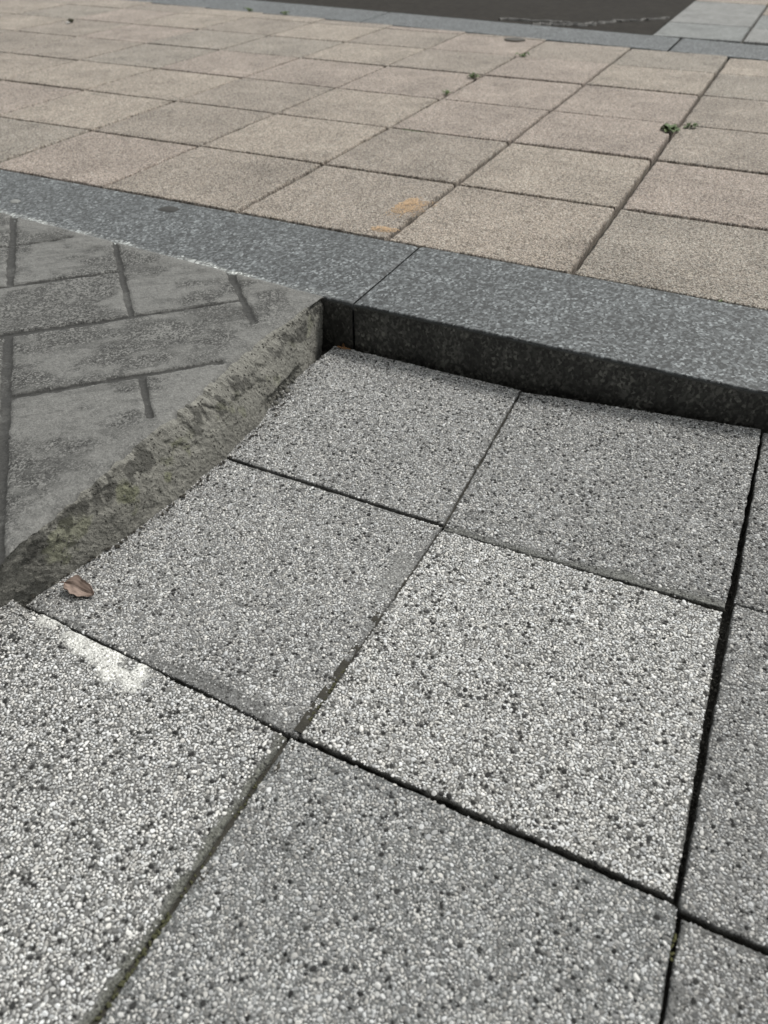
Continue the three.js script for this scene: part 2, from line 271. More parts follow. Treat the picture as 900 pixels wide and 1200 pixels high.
// c: near-left, near-right, far-left, far-right corners; wear(x, y, s, t) -> { lift, pale, mossy } where mortar stands over the stones
function slab({ c, seed, label, tone = 1, white = 0.5, dark = 0.06, wear = () => null, chip = () => 0, stones = true, mortar = [1, 1, 1], thick = 0.05 }) {
  const grow = 0.0014; c = c.map((q, i) => [q[0] + (i % 2 ? grow : -grow), q[1] + (i > 1 ? grow : -grow), q[2]]);
  const L = 0.3, S = edgeCoords(112, L), n = S.length, pos = [], uv = [], col = [], idx = [];
  const base = (s, t) => [0, 1, 2].map((k) => lerp(lerp(c[0][k], c[1][k], s), lerp(c[2][k], c[3][k], s), t));
  const surf = (s, t) => {
    const p = base(s, t), dl = Math.min(s, 1 - s) * L, dt = Math.min(t, 1 - t) * L, d = Math.min(dl, dt);
    const r = 0.0024 * (0.75 + 0.6 * noise(p[0] * 60 + seed, p[1] * 60, 2.5)) + chip(s, t);
    let z = p[2] + 0.00035 * noise(p[0] * 240, p[1] * 240, seed + 0.5) + 0.0008 * noise(p[0] * 22, p[1] * 22, seed + 3.5);
    if (d < r) z -= (r - Math.sqrt(Math.max(0, r * r - (r - d) * (r - d)))) * 0.9;
    const k = 0.0008, f = Math.exp(-d / 0.004);
    p[0] += f * (k * noise(p[1] * 95, seed * 3.1, 1.5) + 0.0005 * noise(p[1] * 320, seed, 4.5)); p[1] += f * (k * noise(p[0] * 95, seed * 5.3, 6.5) + 0.0005 * noise(p[0] * 320, seed, 9.5));
    const w = wear(p[0], p[1], s, t); p[2] = z + (w ? w.lift : 0);
    return [p, w];
  };
  for (let j = 0; j < n; j++) for (let i = 0; i < n; i++) {
    const [p, w] = surf(S[i], S[j]); pos.push(...p); uv.push((p[0] + seed * 0.13) / greyTex.metres, (p[1] + seed * 0.29) / greyTex.metres);
    const m = tone * lerp(1.15, 0.42, white), q = w ? w.pale : 0, g = w ? w.moss || 0 : 0;
    for (let k = 0; k < 3; k++) col.push(lerp(lerp(m * mortar[k], 3.0 * [1, 0.995, 0.97][k], q), [0.42, 0.46, 0.2][k], g));
  }
  for (let j = 0; j < n - 1; j++) for (let i = 0; i < n - 1; i++) { const a = j * n + i; idx.push(a, a + 1, a + n + 1, a, a + n + 1, a + n); }
  const ring = []; for (let i = 0; i < n; i++) ring.push(i); for (let j = 1; j < n; j++) ring.push(j * n + n - 1); for (let i = n - 2; i >= 0; i--) ring.push((n - 1) * n + i); for (let j = n - 2; j > 0; j--) ring.push(j * n);
  let prev = ring.map((v) => v);
  for (let lv = 0; lv < 4; lv++) {
    const cur = ring.map((v) => { const x = pos[v * 3], y = pos[v * 3 + 1], z = pos[v * 3 + 2] - thick * [0.12, 0.3, 0.6, 1][lv], k = 0.0016, q = noise(x * 130, y * 130, z * 130 + seed);
      const cx = (c[0][0] + c[3][0]) / 2 - x, cy = (c[0][1] + c[3][1]) / 2 - y, l = Math.hypot(cx, cy); pos.push(x + cx / l * k * (q + 0.6), y + cy / l * k * (q + 0.6), z);
      uv.push((x + seed * 0.13 + z) / greyTex.metres, (y + seed * 0.29 + z) / greyTex.metres); col.push(0.5, 0.49, 0.44); return pos.length / 3 - 1; });
    const N = ring.length; for (let i = 0; i < N; i++) { const i2 = (i + 1) % N; idx.push(prev[i], cur[i], prev[i2], prev[i2], cur[i], cur[i2]); }
    prev = cur;
  }
  const body = mesh('paving_slab', geo(pos, idx, uv, col), M.slabMortar, pave); if (label) body.userData.label = label;
  if (!stones) return body;
  const lay = LAYOUTS[seed % 3], R = rng(seed * 991 + 5), turn = seed % 4, list = [];
  for (const [x, y, r] of lay) {
    let s = x / L, t = y / L; for (let k = 0; k < turn; k++) [s, t] = [1 - t, s];
    const d = Math.min(s, 1 - s, t, 1 - t) * L; if (d < r * 0.72) { R(); continue; }
    const [p, w] = surf(s, t), rr = r * (0.92 + 0.2 * R());
    let sink = w ? w.hide : 0; if (R() < (w ? w.loss || 0 : 0)) continue;
    list.push([p, rr, sink]);
  }
  PEBBLES.forEach((g, gi) => {
    const mine = list.filter((_, i) => i % 3 === gi), im = new THREE.InstancedMesh(g, M.stone, mine.length), q = new THREE.Quaternion(), e = new THREE.Euler(), mt = new THREE.Matrix4(), cc = new THREE.Color();
    mine.forEach(([p, r, sink], i) => {
      const ry = r * (0.55 + 0.2 * R()), prot = lerp(0.0002, 0.00075, R()) + r * 0.12 - sink; e.set((R() - 0.5) * 0.6, R() * 6.283, (R() - 0.5) * 0.6); q.setFromEuler(e);
      mt.compose(new THREE.Vector3(p[0], p[2] + prot - ry * 0.85, -p[1]), q, new THREE.Vector3(r * (0.95 + 0.35 * R()), ry, r * (0.72 + 0.3 * R()))); im.setMatrixAt(i, mt);
      const t = R(), patch = 0.06 * noise(p[0] * 30, p[1] * 30, seed + 1.5); let v;
      const dk = (dark + patch * 0.6) * (r > 0.0016 ? 1.7 : 0.6); if (t < dk) v = 0.008 + 0.022 * R(); else if (t < dk + lerp(0.2, 0.1, white)) v = lerp(0.1, 0.24, R()); else v = lerp(0.26, 0.66, Math.pow(R(), lerp(1.7, 0.8, white)));
      v *= tone; const h = (R() - 0.5) * 0.05; cc.setRGB(v * (0.998 + h), v * (1 + 0.2 * h), v * (0.985 - h)); im.setColorAt(i, cc);
    });
    im.name = numbered('aggregate'); im.castShadow = im.receiveShadow = true; tag(im, null, null, 'stuff'); body.add(im);
  });
  return body;
}
const blob = (x, y, cx, cy, rx, ry, rot, sd, rag = 0.5) => { const dx = x - cx, dy = y - cy, c = Math.cos(rot), s = Math.sin(rot), d = Math.hypot((dx * c + dy * s) / rx, (-dx * s + dy * c) / ry); return clamp((1 - d + rag * fbm(x * 70 + sd, y * 70, 0, 4)) * 2.2); };
const grime = (amount, width) => (x, y, s, t) => { // mortar slurry and dirt caught along the borders of a slab
  const d = Math.min(s, 1 - s, t, 1 - t) * 0.3, k = sstep(0, 1, (width * (1 + 1.6 * fbm(x * 50, y * 50, 0, 3)) - d) / 0.006) * amount;
  return k > 0.02 ? { lift: 0.0002 * k, hide: 0.0009 * k, pale: 0, moss: 0, loss: 0.35 * k } : null;
};
const both = (...f) => (x, y, s, t) => { let r = null; for (const g of f) { const w = g(x, y, s, t); if (w) r = r ? { lift: r.lift + w.lift, hide: Math.max(r.hide, w.hide), pale: Math.max(r.pale, w.pale), moss: Math.max(r.moss || 0, w.moss || 0), loss: Math.max(r.loss || 0, w.loss || 0) } : w; } return r; };
// back-left
slab({ c: [[-0.304, -0.0005, 0.000], [0.0045, -0.0010, -0.001], [-0.2935, 0.299, 0.001], [-0.0055, 0.2935, 0.003]], seed: 1, tone: 0.98, white: 0.5, dark: 0.09, label: 'dull grey slab in the inner corner between kerb and concrete', wear: grime(0.7, 0.004) });
// back-right, its far edge lifted towards the right
slab({ c: [[0.0098, -0.0075, -0.002], [0.2970, -0.003, 0.004], [-0.0005, 0.2915, 0.002], [0.2955, 0.2995, 0.0235]], seed: 2, tone: 0.94, white: 0.48, dark: 0.09, label: 'dull grey slab below the kerb, right of the inner corner', wear: both(grime(0.8, 0.004), (x, y, s, t) => { const k = clamp((0.011 + 0.007 * fbm(x * 30, y * 30, 0, 3) - t * 0.3) / 0.006); return k > 0 ? { lift: -0.0012 * k, hide: 0.0012 * k, pale: 0, moss: 0.12 * k, loss: 0.75 * k } : null; }) });
// middle-left, cement slurry along its right border
slab({ c: [[-0.315, -0.2875, -0.002], [-0.0020, -0.3005, -0.003], [-0.312, -0.0055, -0.001], [0.0055, -0.0085, -0.001]], seed: 3, tone: 1.03, white: 0.58, dark: 0.06, label: 'grey slab beside the concrete edge with a dry leaf', wear: both(grime(0.8, 0.006), (x, y, s, t) => {
  const k = blob(x, y, -0.012, -0.1, 0.016, 0.055, -0.06, 4, 0.9), q = clamp((0.02 + 0.014 * fbm(x * 26, y * 26, 0, 3) - t * 0.3) / 0.012) * sstep(0.25, 0.6, s) * 0.8, m = k * 0.8;
  return m > 0.02 || q > 0.02 ? { lift: 0.0004 * m, hide: 0.0009 * Math.max(m, q), pale: 0.16 * m, moss: 0, loss: 0.5 * q } : null; }) });
// the bright slab
slab({ c: [[0.003, -0.3005, 0.001], [0.3015, -0.3000, 0.002], [0.010, -0.0155, 0.001], [0.2955, -0.0095, 0.002]], seed: 4, tone: 1.18, white: 0.95, dark: 0.075, label: 'pale clean slab at the middle with black stone specks', mortar: [1.15, 1.14, 1.1] });
// front-left, broken back edge, raised towards the concrete
slab({ c: [[-0.325, -0.602, 0.007], [-0.0125, -0.607, 0.001], [-0.324, -0.2965, 0.0095], [-0.0095, -0.3070, 0.002]], seed: 5, tone: 1.2, white: 0.95, dark: 0.085, mortar: [1.1, 1.1, 1.08], label: 'palest slab with a chipped corner and white mortar skin', chip: (s, t) => t > 0.93 ? 0.004 * sstep(-0.1, 0.3, noise(s * 11, 4.2, 0.5)) : 0,
  wear: (x, y, s, t) => { const k = sstep(0.3, 0.75, Math.max(blob(x, y, -0.216, -0.3025, 0.078, 0.0145, -0.06, 8, 0.9), 0.85 * blob(x, y, -0.19, -0.317, 0.04, 0.015, -0.3, 3, 1.1))), d = Math.min(1 - s, 1) * 0.3, e = clamp((0.007 + 0.008 * fbm(x * 40, y * 40, 0, 3) - d) / 0.005);
    return k > 0.02 || e > 0.02 ? { lift: 0.001 * k - 0.0006 * e, hide: 0.0012 * Math.max(k, e * 0.8), pale: k, moss: 0.2 * e, loss: Math.max(0.6 * k, 0.75 * e) } : null; } });
// front-centre
slab({ c: [[-0.007, -0.607, -0.002], [0.309, -0.606, -0.002], [-0.0045, -0.3050, -0.003], [0.3055, -0.3052, -0.002]], seed: 6, tone: 0.95, white: 0.58, dark: 0.05, mortar: [0.97, 1, 1.01], label: 'bluish grey slab at the front, lower than its neighbours', wear: grime(0.7, 0.006) });
// right-hand column
slab({ c: [[0.3070, 0.0080, 0.004], [0.610, 0.0105, 0.006], [0.3010, 0.2965, 0.022], [0.604, 0.298, 0.018]], seed: 7, tone: 0.8, white: 0.45, dark: 0.08, label: 'grey slab at the right edge, directly below the kerb', wear: grime(0.7, 0.004) });
slab({ c: [[0.3083, -0.3058, 0.001], [0.613, -0.304, 0.002], [0.3070, 0.005, 0.003], [0.610, 0.007, 0.004]], seed: 8, tone: 0.92, white: 0.55, dark: 0.06, label: 'grey slab at the right edge, middle of its column', wear: grime(0.7, 0.005) });
slab({ c: [[0.3142, -0.614, -0.002], [0.618, -0.613, -0.001], [0.3114, -0.3115, -0.002], [0.614, -0.312, -0.001]], seed: 9, tone: 0.85, white: 0.5, dark: 0.06, label: 'grey slab at the lower right corner', wear: grime(0.8, 0.006) });
// further slabs of the same pavement just outside the picture
for (const [i, j] of [[-1, 0], [0, 0], [1, 0], [2, 0], [3, 0], [3, 1], [3, 2], [3, 3]]) {
  const x = -0.318 + (i === 3 ? 0.003 : 0) + i * 0.312, y = -0.917 + j * 0.3045; slab({ c: [[x, y, 0], [x + 0.304, y, 0.001], [x, y + 0.298, 0.001], [x + 0.304, y + 0.298, 0]], seed: 20 + i + j * 4, tone: 0.85, stones: false });
}
{ // bed under the slabs, and dirt that fills the tight joints
  const pos = [], uv = [], idx = [], n = 60; for (let j = 0; j <= n; j++) for (let i = 0; i <= n; i++) { const x = lerp(-0.36, 0.93, i / n), y = lerp(-0.93, 0.34, j / n); pos.push(x, y, -0.019 + 0.006 * fbm(x * 40, y * 40, 0, 4)); uv.push(x / 0.2, y / 0.2); }
  for (let j = 0; j < n; j++) for (let i = 0; i < n; i++) { const a = j * (n + 1) + i; idx.push(a, a + 1, a + n + 2, a, a + n + 2, a + n + 1); }
  mesh('bedding', geo(pos, idx, uv), M.soil, pave);
  const strip = (x0, y0, x1, y1, z0, z1, w, sd) => {
    const P = [], U = [], I = [], m = 90, L = Math.hypot(x1 - x0, y1 - y0), nx = -(y1 - y0) / L, ny = (x1 - x0) / L;
    for (let i = 0; i <= m; i++) for (let k = 0; k < 5; k++) { const t = i / m, o = (k / 4 - 0.5) * w, x = lerp(x0, x1, t) + nx * o, y = lerp(y0, y1, t) + ny * o; P.push(x, y, lerp(z0, z1, t) + 0.0026 * fbm(x * 110 + sd, y * 110, 0, 4) - 0.0007 * (1 - Math.abs(k - 2) / 2)); U.push(x / 0.2, y / 0.2); }
    for (let i = 0; i < m; i++) for (let k = 0; k < 4; k++) { const a = i * 5 + k; I.push(a, a + 5, a + 6, a, a + 6, a + 1); }
    return geo(P, I, U);
  };
  const fill = mergeGeometries([strip(0.000, -0.297, 0.0075, -0.014, -0.0022, -0.002, 0.014, 1), strip(-0.011, -0.607, -0.005, -0.3095, -0.0028, -0.0032, 0.014, 2), strip(0.003, -0.003, -0.0045, 0.292, -0.004, -0.001, 0.014, 3), strip(-0.30, -0.295, -0.02, -0.304, -0.006, -0.008, 0.014, 4)]);
  mesh('joint_dirt', fill, M.jointSoil, pave);
}

{ // grit caught in the open joints
  const R = rng(515), G = [], run = (x0, y0, x1, y1, z, w, n) => { for (let k = 0; k < n; k++) { const t = R(), g = PEBBLES[k % 3].clone(), q = lerp(0.0007, 0.0021, R() * R()); g.scale(q * 1.2, q * 0.8, q); g.rotateY(R() * 6.28); g.translate(lerp(x0, x1, t) + (R() - 0.5) * w, z + (R() - 0.5) * 0.005, -(lerp(y0, y1, t) + (R() - 0.5) * w)); G.push(g); } };
  run(0.310, -0.61, 0.2985, 0.29, -0.013, 0.006, 420); run(0.01, -0.303, 0.30, -0.303, -0.011, 0.005, 170); run(-0.27, -0.003, 0.29, -0.006, -0.009, 0.005, 190); run(0.31, -0.309, 0.6, -0.308, -0.011, 0.006, 150);
  tag(mesh('joint_grit', mergeGeometries(G), std({ color: lin(0.11, 0.105, 0.09), map: grainMap }), pave), null, null, 'stuff');
}

/* ---------- kerb of granite stones ---------- */
// one stone: top, rounded front arris and dark face unwrapped onto one map
function kerbStone(parent, x0, x1, front, back, z, name, seed, drop, grimeShade) {
  const nx = Math.max(24, Math.round((x1 - x0) / 0.006)), prof = []; // [across 0 front..1 back | outwards, height below top]
  prof.push([0, -drop, -0.001], [0, -drop * 0.7, 0], [0, -drop * 0.4, 0], [0, -0.012, 0], [0, -0.006, 0], [0.0004, -0.0022, 0], [0.0012, -0.0008, 0], [0.0026, 0, 0]);
  for (let k = 1; k <= 14; k++) prof.push(['t', k / 14 * 0.14]); for (let k = 1; k <= 24; k++) prof.push(['t', 0.14 + 0.3 * k / 24]); for (let k = 1; k <= 9; k++) prof.push(['t', 0.44 + 0.56 * k / 9]);
  const pos = [], uv = [], col = [], idx = [], m = prof.length + 3;
  const U0 = seed * 0.37, V0 = seed * 0.21;
  for (let i = 0; i <= nx; i++) {
    const end = Math.min(i, nx - i), x = lerp(x0, x1, i / nx), f = front(x), b = back(x), D = b - f; let row = 0;
    const put = (y, dz, v, g) => { const er = end === 0 ? 0.0018 : end === 1 ? 0.0003 : 0; pos.push(x, y, z - Math.abs(dz) - (dz > -0.02 ? er : 0)); uv.push((x + U0) / 1.64, (v + V0) / 0.41); col.push(...g); row++; };
    for (const [a, q, o] of prof) {
      if (a === 't') { const y = f + 0.0026 + (D - 0.0056) * q; put(y, 0.00035 * (1 + noise(x * 30, y * 30, seed + 0.5)), y - f, (() => { if (seed !== 1) return [1, 1, 1]; const e = sstep(-0.002, 0.004, 0.0115 + 0.008 * fbm(x * 18, 2.2, 0, 3) + 0.009 * fbm(x * 160, y * 160, 0, 3) - (y - padBack(x))) * (0.55 + 0.45 * noise(x * 21, 5.1, 0.5)) * sstep(-0.285, -0.32, x), c2 = 1 + 2.2 * e; return [c2 * (1 + 0.05 * e), c2, c2 * (1 - 0.07 * e)]; })()); continue; }
      const chipn = fbm(x * 55, seed * 7.1, 0, 4), big = sstep(0.12, 0.3, chipn) * 0.002, rough = 0.0005 * noise(x * 420, q * 420, seed + 1.5);
      const isFace = q < -0.003; const gr = grimeShade ? (isFace ? clamp(0.62 + 0.6 * fbm(x * 26, q * 34 + 3, 0, 5) + 0.2 * noise(x * 160, q * 160, 2.5), 0.25, 1.05) : lerp(1, 0.6, sstep(-0.2, 0.3, fbm(x * 90, q * 200, 0, 3)) * (q < -0.001 ? 1 : 0.3))) : 0.8;  // dirt streaks and shade are both painted into the front face tint
      put(f + a + (q > -0.007 ? big * (q > -0.003 ? 1 : 0.5) : 0) + rough * (isFace ? 1.4 : 0.5), q - (q > -0.003 ? big * 0.4 : 0), isFace ? 0.262 - q : a, grimeShade && isFace ? [gr * 1.04, gr * 0.97, gr * 0.85] : [gr, gr, gr]);
    }
    put(b - 0.0012, -0.0008, D, [0.8, 0.8, 0.8]); put(b, -0.003, D + 0.003, [0.6, 0.6, 0.6]); put(b, -drop, D + drop, [0.4, 0.4, 0.4]);
  }
  for (let i = 0; i < nx; i++) for (let k = 0; k < m - 1; k++) { const a = i * m + k; idx.push(a, a + m, a + m + 1, a, a + m + 1, a + 1); }
  for (const [i, flip] of [[0, false], [nx, true]]) { const o = pos.length / 3; for (let k = 0; k < m; k++) { const s = (i * m + k) * 3; pos.push(pos[s], pos[s + 1], pos[s + 2]); uv.push(pos[s + 1] / 1.64, pos[s + 2] / 0.41); col.push(0.6, 0.6, 0.6); } for (let k = 1; k < m - 1; k++) flip ? idx.push(o, o + k + 1, o + k) : idx.push(o, o + k, o + k + 1); }
  // lay out with the winding of a surface seen from above
  for (let t = 0; t < idx.length; t += 3) { const s = idx[t + 1]; idx[t + 1] = idx[t + 1]; idx[t + 2] = idx[t + 2]; }
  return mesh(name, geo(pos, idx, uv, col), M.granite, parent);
}
const kerb = thing('kerb', 'blue-grey granite kerb between the grey slabs and the beige paving', 'kerb', 'structure');
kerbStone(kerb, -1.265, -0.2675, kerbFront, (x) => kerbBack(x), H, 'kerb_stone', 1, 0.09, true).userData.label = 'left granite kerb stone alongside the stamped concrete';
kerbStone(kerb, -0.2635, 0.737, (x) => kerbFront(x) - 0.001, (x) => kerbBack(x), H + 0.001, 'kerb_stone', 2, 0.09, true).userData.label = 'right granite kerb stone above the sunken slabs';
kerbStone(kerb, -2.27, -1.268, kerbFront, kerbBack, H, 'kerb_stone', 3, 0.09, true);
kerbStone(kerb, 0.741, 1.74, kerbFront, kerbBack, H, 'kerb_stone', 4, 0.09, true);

/* ---------- beige pavement above the kerb ---------- */
const beige = thing('pavement', 'raised pavement of square beige concrete slabs behind the granite kerb', 'pavement', 'structure');
function tileGeometry(w, d, seed, tx, dep = 0.03) { // square slab with eased, slightly ragged borders, base corner at 0
  const R = rng(seed * 31 + 7), ou = R() * 3, ov = R() * 3, rt = R() < 0.5, e = [0, 0.0018, 0.0035], A = [...e, ...Array.from({ length: 27 }, (_, i) => lerp(0.0035, 1 - 0.0035, (i + 1) / 28)), 1 - 0.0035, 1 - 0.0018, 1].map((v, i) => v);
  const cw = (v, L) => (v <= 0.0035 ? v : v >= 1 - 0.0035 ? L - (1 - v) : lerp(0.0035, L - 0.0035, (v - 0.0035) / (1 - 0.007)));
  const n = A.length, pos = [], uv = [], idx = [];
  const add = (x, y, z, k) => { pos.push(x, y, z); const u = x + ou, v = y + ov + (k || 0); uv.push((rt ? v : u) / tx, (rt ? -u : v) / tx); };
  for (let j = 0; j < n; j++) for (let i = 0; i < n; i++) {
    let x = cw(A[i], w), y = cw(A[j], d); const dd = Math.min(x, w - x, y, d - y);
    const z = -[0.0065, 0.0018, 0][dd < 0.001 ? 0 : dd < 0.003 ? 1 : 2] + 0.0005 * noise(x * 20, y * 20, seed + 0.5), f = dd < 0.004 ? 1 : 0;
    x += f * (0.0018 * noise(y * 50, seed, 0.5) + 0.0011 * noise(y * 190, seed, 3.5)); y += f * (0.0018 * noise(x * 50, seed, 7.5) + 0.0011 * noise(x * 190, seed, 2.5)); add(x, y, z);
  }
  for (let j = 0; j < n - 1; j++) for (let i = 0; i < n - 1; i++) { const a = j * n + i; idx.push(a, a + 1, a + n + 1, a, a + n + 1, a + n); }
  const ring = []; for (let i = 0; i < n; i++) ring.push(i); for (let j = 1; j < n; j++) ring.push(j * n + n - 1); for (let i = n - 2; i >= 0; i--) ring.push((n - 1) * n + i); for (let j = n - 2; j > 0; j--) ring.push(j * n);
  const low = ring.map((v) => { add(pos[v * 3], pos[v * 3 + 1], -dep, 0.03); return pos.length / 3 - 1; }), N = ring.length;
  for (let i = 0; i < N; i++) { const k = (i + 1) % N; idx.push(ring[i], low[i], ring[k], ring[k], low[i], low[k]); }
  return geo(pos, idx, uv);
}
const farFront = (x) => 2.413 - 0.092 * x, farBack = (x) => 2.672 - 0.108 * x;
const COLX = [-0.0135, -0.329, -0.6285, -0.9435, -1.253, -1.565, -1.877, -2.19, -2.5, -2.81, -3.12, -3.43];  // joints between columns, right to left
const ROWY = [0.548, 0.866, 1.186, 1.4995, 1.83, 2.137];
{
  const R = rng(5), shapes = new Map();
  const wide = { 0: 0.011, 1: 0.0085 }, edges = [0.918, 0.611, 0.3, ...COLX];
  for (let c = 0; c < edges.length - 1; c++) {
    const xr = edges[c], xl = edges[c + 1], gap = (v) => (v === COLX[0] ? 0.0085 : v === COLX[1] ? 0.0075 : v === COLX[2] ? 0.007 : 0.0065), x0 = xl + gap(xl) / 2, x1 = xr - gap(xr) / 2;
    for (let r = 0; r < 7; r++) {
      const st = (k) => (k === 0 ? 0 : 0.0045 * (hash(c, k, 41) - 0.5));
      let y0 = ROWY[r], y1 = r < 5 ? ROWY[r + 1] : r === 5 ? 2.445 : 2.76; const xm = (x0 + x1) / 2, lim = farFront(xm) - 0.004;
      if (y0 === undefined) y0 = 2.445; y0 += r ? st(r) + 0.004 : 0; y1 += r < 5 ? st(r + 1) - 0.004 : 0;
      if (r === 0) y0 = kerbBack(xm) + 0.0045;
      if (y0 > lim - 0.02) continue;
      y1 = Math.min(y1, lim - 0.003); const w = x1 - x0, d = y1 - y0, key = `${w.toFixed(4)}_${d.toFixed(3)}_${(c * 7 + r) % 9}`;
      if (!shapes.has(key)) shapes.set(key, tileGeometry(w, d, c * 7 + r + 1, beigeTex.metres));
      const o = mesh('paving_slab', shapes.get(key), M.beige[Math.floor(R() * 5)], beige);
      o.position.set(x0, H + 0.0005 + (R() - 0.5) * 0.0016, -y0); o.rotation.set((R() - 0.5) * 0.003, (r === 6 || r === 5) ? 0 : (R() - 0.5) * 0.005, (R() - 0.5) * 0.004);
      if (r >= 5) { o.rotation.y = 0; }
    }
  }
  const pos = [], uv = [], idx = [], nx = 220, ny = 120; for (let j = 0; j <= ny; j++) for (let i = 0; i <= nx; i++) { const x = lerp(-3.5, 0.95, i / nx), y = lerp(0.53, 1, j / ny) === 0 ? 0 : lerp(kerbBack(x) - 0.004, farFront(x) + 0.004, j / ny); pos.push(x, y, H - 0.02 + 0.005 * fbm(x * 14, y * 14, 0, 4)); uv.push(x / 0.25, y / 0.25); }
  for (let j = 0; j < ny; j++) for (let i = 0; i < nx; i++) { const a = j * (nx + 1) + i; idx.push(a, a + 1, a + nx + 2, a, a + nx + 2, a + nx + 1); }
  mesh('bedding', geo(pos, idx, uv), M.jointSoil, beige);
}

/* ---------- stamped concrete pad ---------- */
const pad = thing('concrete_pad', 'raised stamped concrete with dark stamped lines and a rough broken edge', 'concrete pad', 'structure');
const lipNoise = (y) => 0.0026 * fbm(y * 22, 7.7, 0, 5) + 0.0007 * noise(y * 210, 3.3, 0.5) - 0.0022 * sstep(0.3, 0.6, noise(y * 37, 9.1, 0.5)) * (0.5 + 0.5 * noise(y * 170, 2.2, 0.5));
const padZ = (x, y) => { const e = edgeX(y) + lipNoise(y) - x; return H + 0.0012 - 0.0032 * groove(x, y) + 0.0009 * fbm(x * 40, y * 40, 0, 3) + 0.0006 * noise(x * 150, y * 150, 3.5) - 0.0038 * Math.exp(-e / 0.003) * (0.8 + 0.8 * noise(y * 80, x * 80, 5.5)) + 0.0022 * sstep(-0.01, 0.004, y - kerbFront(x)) - 0.0045 * sstep(0.006, 0, padBack(x) - y) ; };
{
  const nx = 300, ny = 290, yEnd = -0.62, P = [], U = [];
  for (let j = 0; j <= ny; j++) {
    for (let i = 0; i <= nx; i++) {
      const t = i / nx, y0 = j / ny; let xe = 0, y = 0; y = lerp(yEnd, 0.3, y0); xe = edgeX(y) + lipNoise(y);
      const u = 1 - Math.pow(1 - t, 1.18), x = lerp(-1.28, xe, u); y = lerp(yEnd, padBack(x) + 0.004 * fbm(x * 60, 1.1, 0, 3) * y0, y0);
      P.push(x, y, padZ(x, y)); U.push((x - PX0) / (PX1 - PX0), (y - PY0) / (PY1 - PY0));
    }
  }
  // panels between stamped lines; where no line runs, neighbours stay one panel
  const CA = [-0.75, -0.59, -0.433, -0.274, -0.116], CB = [-0.97, -0.8, -0.632, -0.467, -0.3, -0.135, 0.03];
  const row = (b) => { let k = 0; while (k < CB.length && b > CB[k]) k++; return k; };
  const cuts = { 0: [-0.434, -0.75], 1: [-0.434, -0.75], 2: [-0.273, -0.434, -0.75], 3: [-0.273, -0.59], 4: [-0.432], 5: [-0.275, -0.432, -0.59], 6: [-0.432, -0.59], 7: [-0.432] };
  cuts[3] = [-0.116, -0.273, -0.59]; cuts[4] = [-0.116, -0.432];
  const groups = new Map();
  const W = nx + 1;
  for (let j = 0; j < ny; j++) for (let i = 0; i < nx; i++) {
    const a = j * W + i, x = (P[a * 3] + P[(a + W + 1) * 3]) / 2, y = (P[a * 3 + 1] + P[(a + W + 1) * 3 + 1]) / 2, A = (x + y) * 0.70711, B = (x - y) * 0.70711, r = row(B); let k = 0; for (const c of cuts[r]) if (A < c) k++;
    const key = r * 10 + k; if (!groups.has(key)) groups.set(key, []); groups.get(key).push(a);
  }
  const full = geo(P, (() => { const I = []; for (let j = 0; j < ny; j++) for (let i = 0; i < nx; i++) { const a = j * W + i; I.push(a, a + 1, a + W + 1, a, a + W + 1, a + W); } return I; })(), U), N = full.attributes.normal.array;
  for (const [, quads] of [...groups].sort((p, q) => p[0] - q[0])) {
    const map = new Map(), pos = [], uv = [], nor = [], idx = [], v = (k) => { if (!map.has(k)) { map.set(k, pos.length / 3); pos.push(P[k * 3], P[k * 3 + 1], P[k * 3 + 2]); uv.push(U[k * 2], U[k * 2 + 1]); nor.push(N[k * 3], N[k * 3 + 1], N[k * 3 + 2]); } return map.get(k); };
    for (const a of quads) idx.push(v(a), v(a + 1), v(a + W + 1), v(a), v(a + W + 1), v(a + W));
    const g = geo(pos, idx, uv); g.setAttribute('normal', new THREE.BufferAttribute(new Float32Array(nor), 3)); mesh('stamped_panel', g, M.padTop, pad);
  }
  // broken side
  const ns = 620, nz = 44, SP = [], SU = [], SI = [];
  for (let i = 0; i <= ns; i++) {
    const f = i / ns * ny, j0 = Math.min(ny - 1, Math.floor(f)), ft = f - j0, k0 = (j0 * W + nx) * 3, k1 = ((j0 + 1) * W + nx) * 3, tx = lerp(P[k0], P[k1], ft), ty = lerp(P[k0 + 1], P[k1 + 1], ft), tz = lerp(P[k0 + 2], P[k1 + 2], ft);
    const bx = baseX(ty);
    for (let k = 0; k <= nz; k++) {
      const t = k / nz, z = lerp(tz, -0.024, t), s = Math.sin(Math.PI * Math.min(1, t * 1.1)), live = sstep(0, 0.07, t);
      const n1 = fbm(ty * 24 + 3, z * 30, 0, 4), n2 = fbm(ty * 85, z * 120, 0, 4), n3 = noise(ty * 330, z * 330, 1.5) + 0.8 * noise(ty * 160, z * 160, 4.5), ledge = 0.0035 * sstep(0.05, 0.22, fbm(ty * 30 + 8, z * 60 + 2, 0, 3));
      const under = sstep(0.075, 0.13, ty) * sstep(0.215, 0.18, ty) * sstep(0.022, 0.008, z) * 0.013;   // hollow under the rubble
      const x = lerp(tx, bx, Math.pow(clamp(t * 1.2), 0.5) * 0.94 + 0.06 * clamp(t * 1.2)) + live * (0.0034 * n1 + (0.001 + 0.0012 * sstep(0.42, 0.08, t)) * n2 + 0.0009 * n3 - ledge * sstep(0.6, 0.15, t)) + 0.001 * s - under;
      SP.push(x, ty, z); SU.push((ty - PY0) / (PY1 - PY0), (z + 0.015) / 0.09);
    }
  }
  for (let i = 0; i < ns; i++) for (let k = 0; k < nz; k++) { const a = i * (nz + 1) + k; SI.push(a, a + nz + 1, a + nz + 2, a, a + nz + 2, a + 1); }
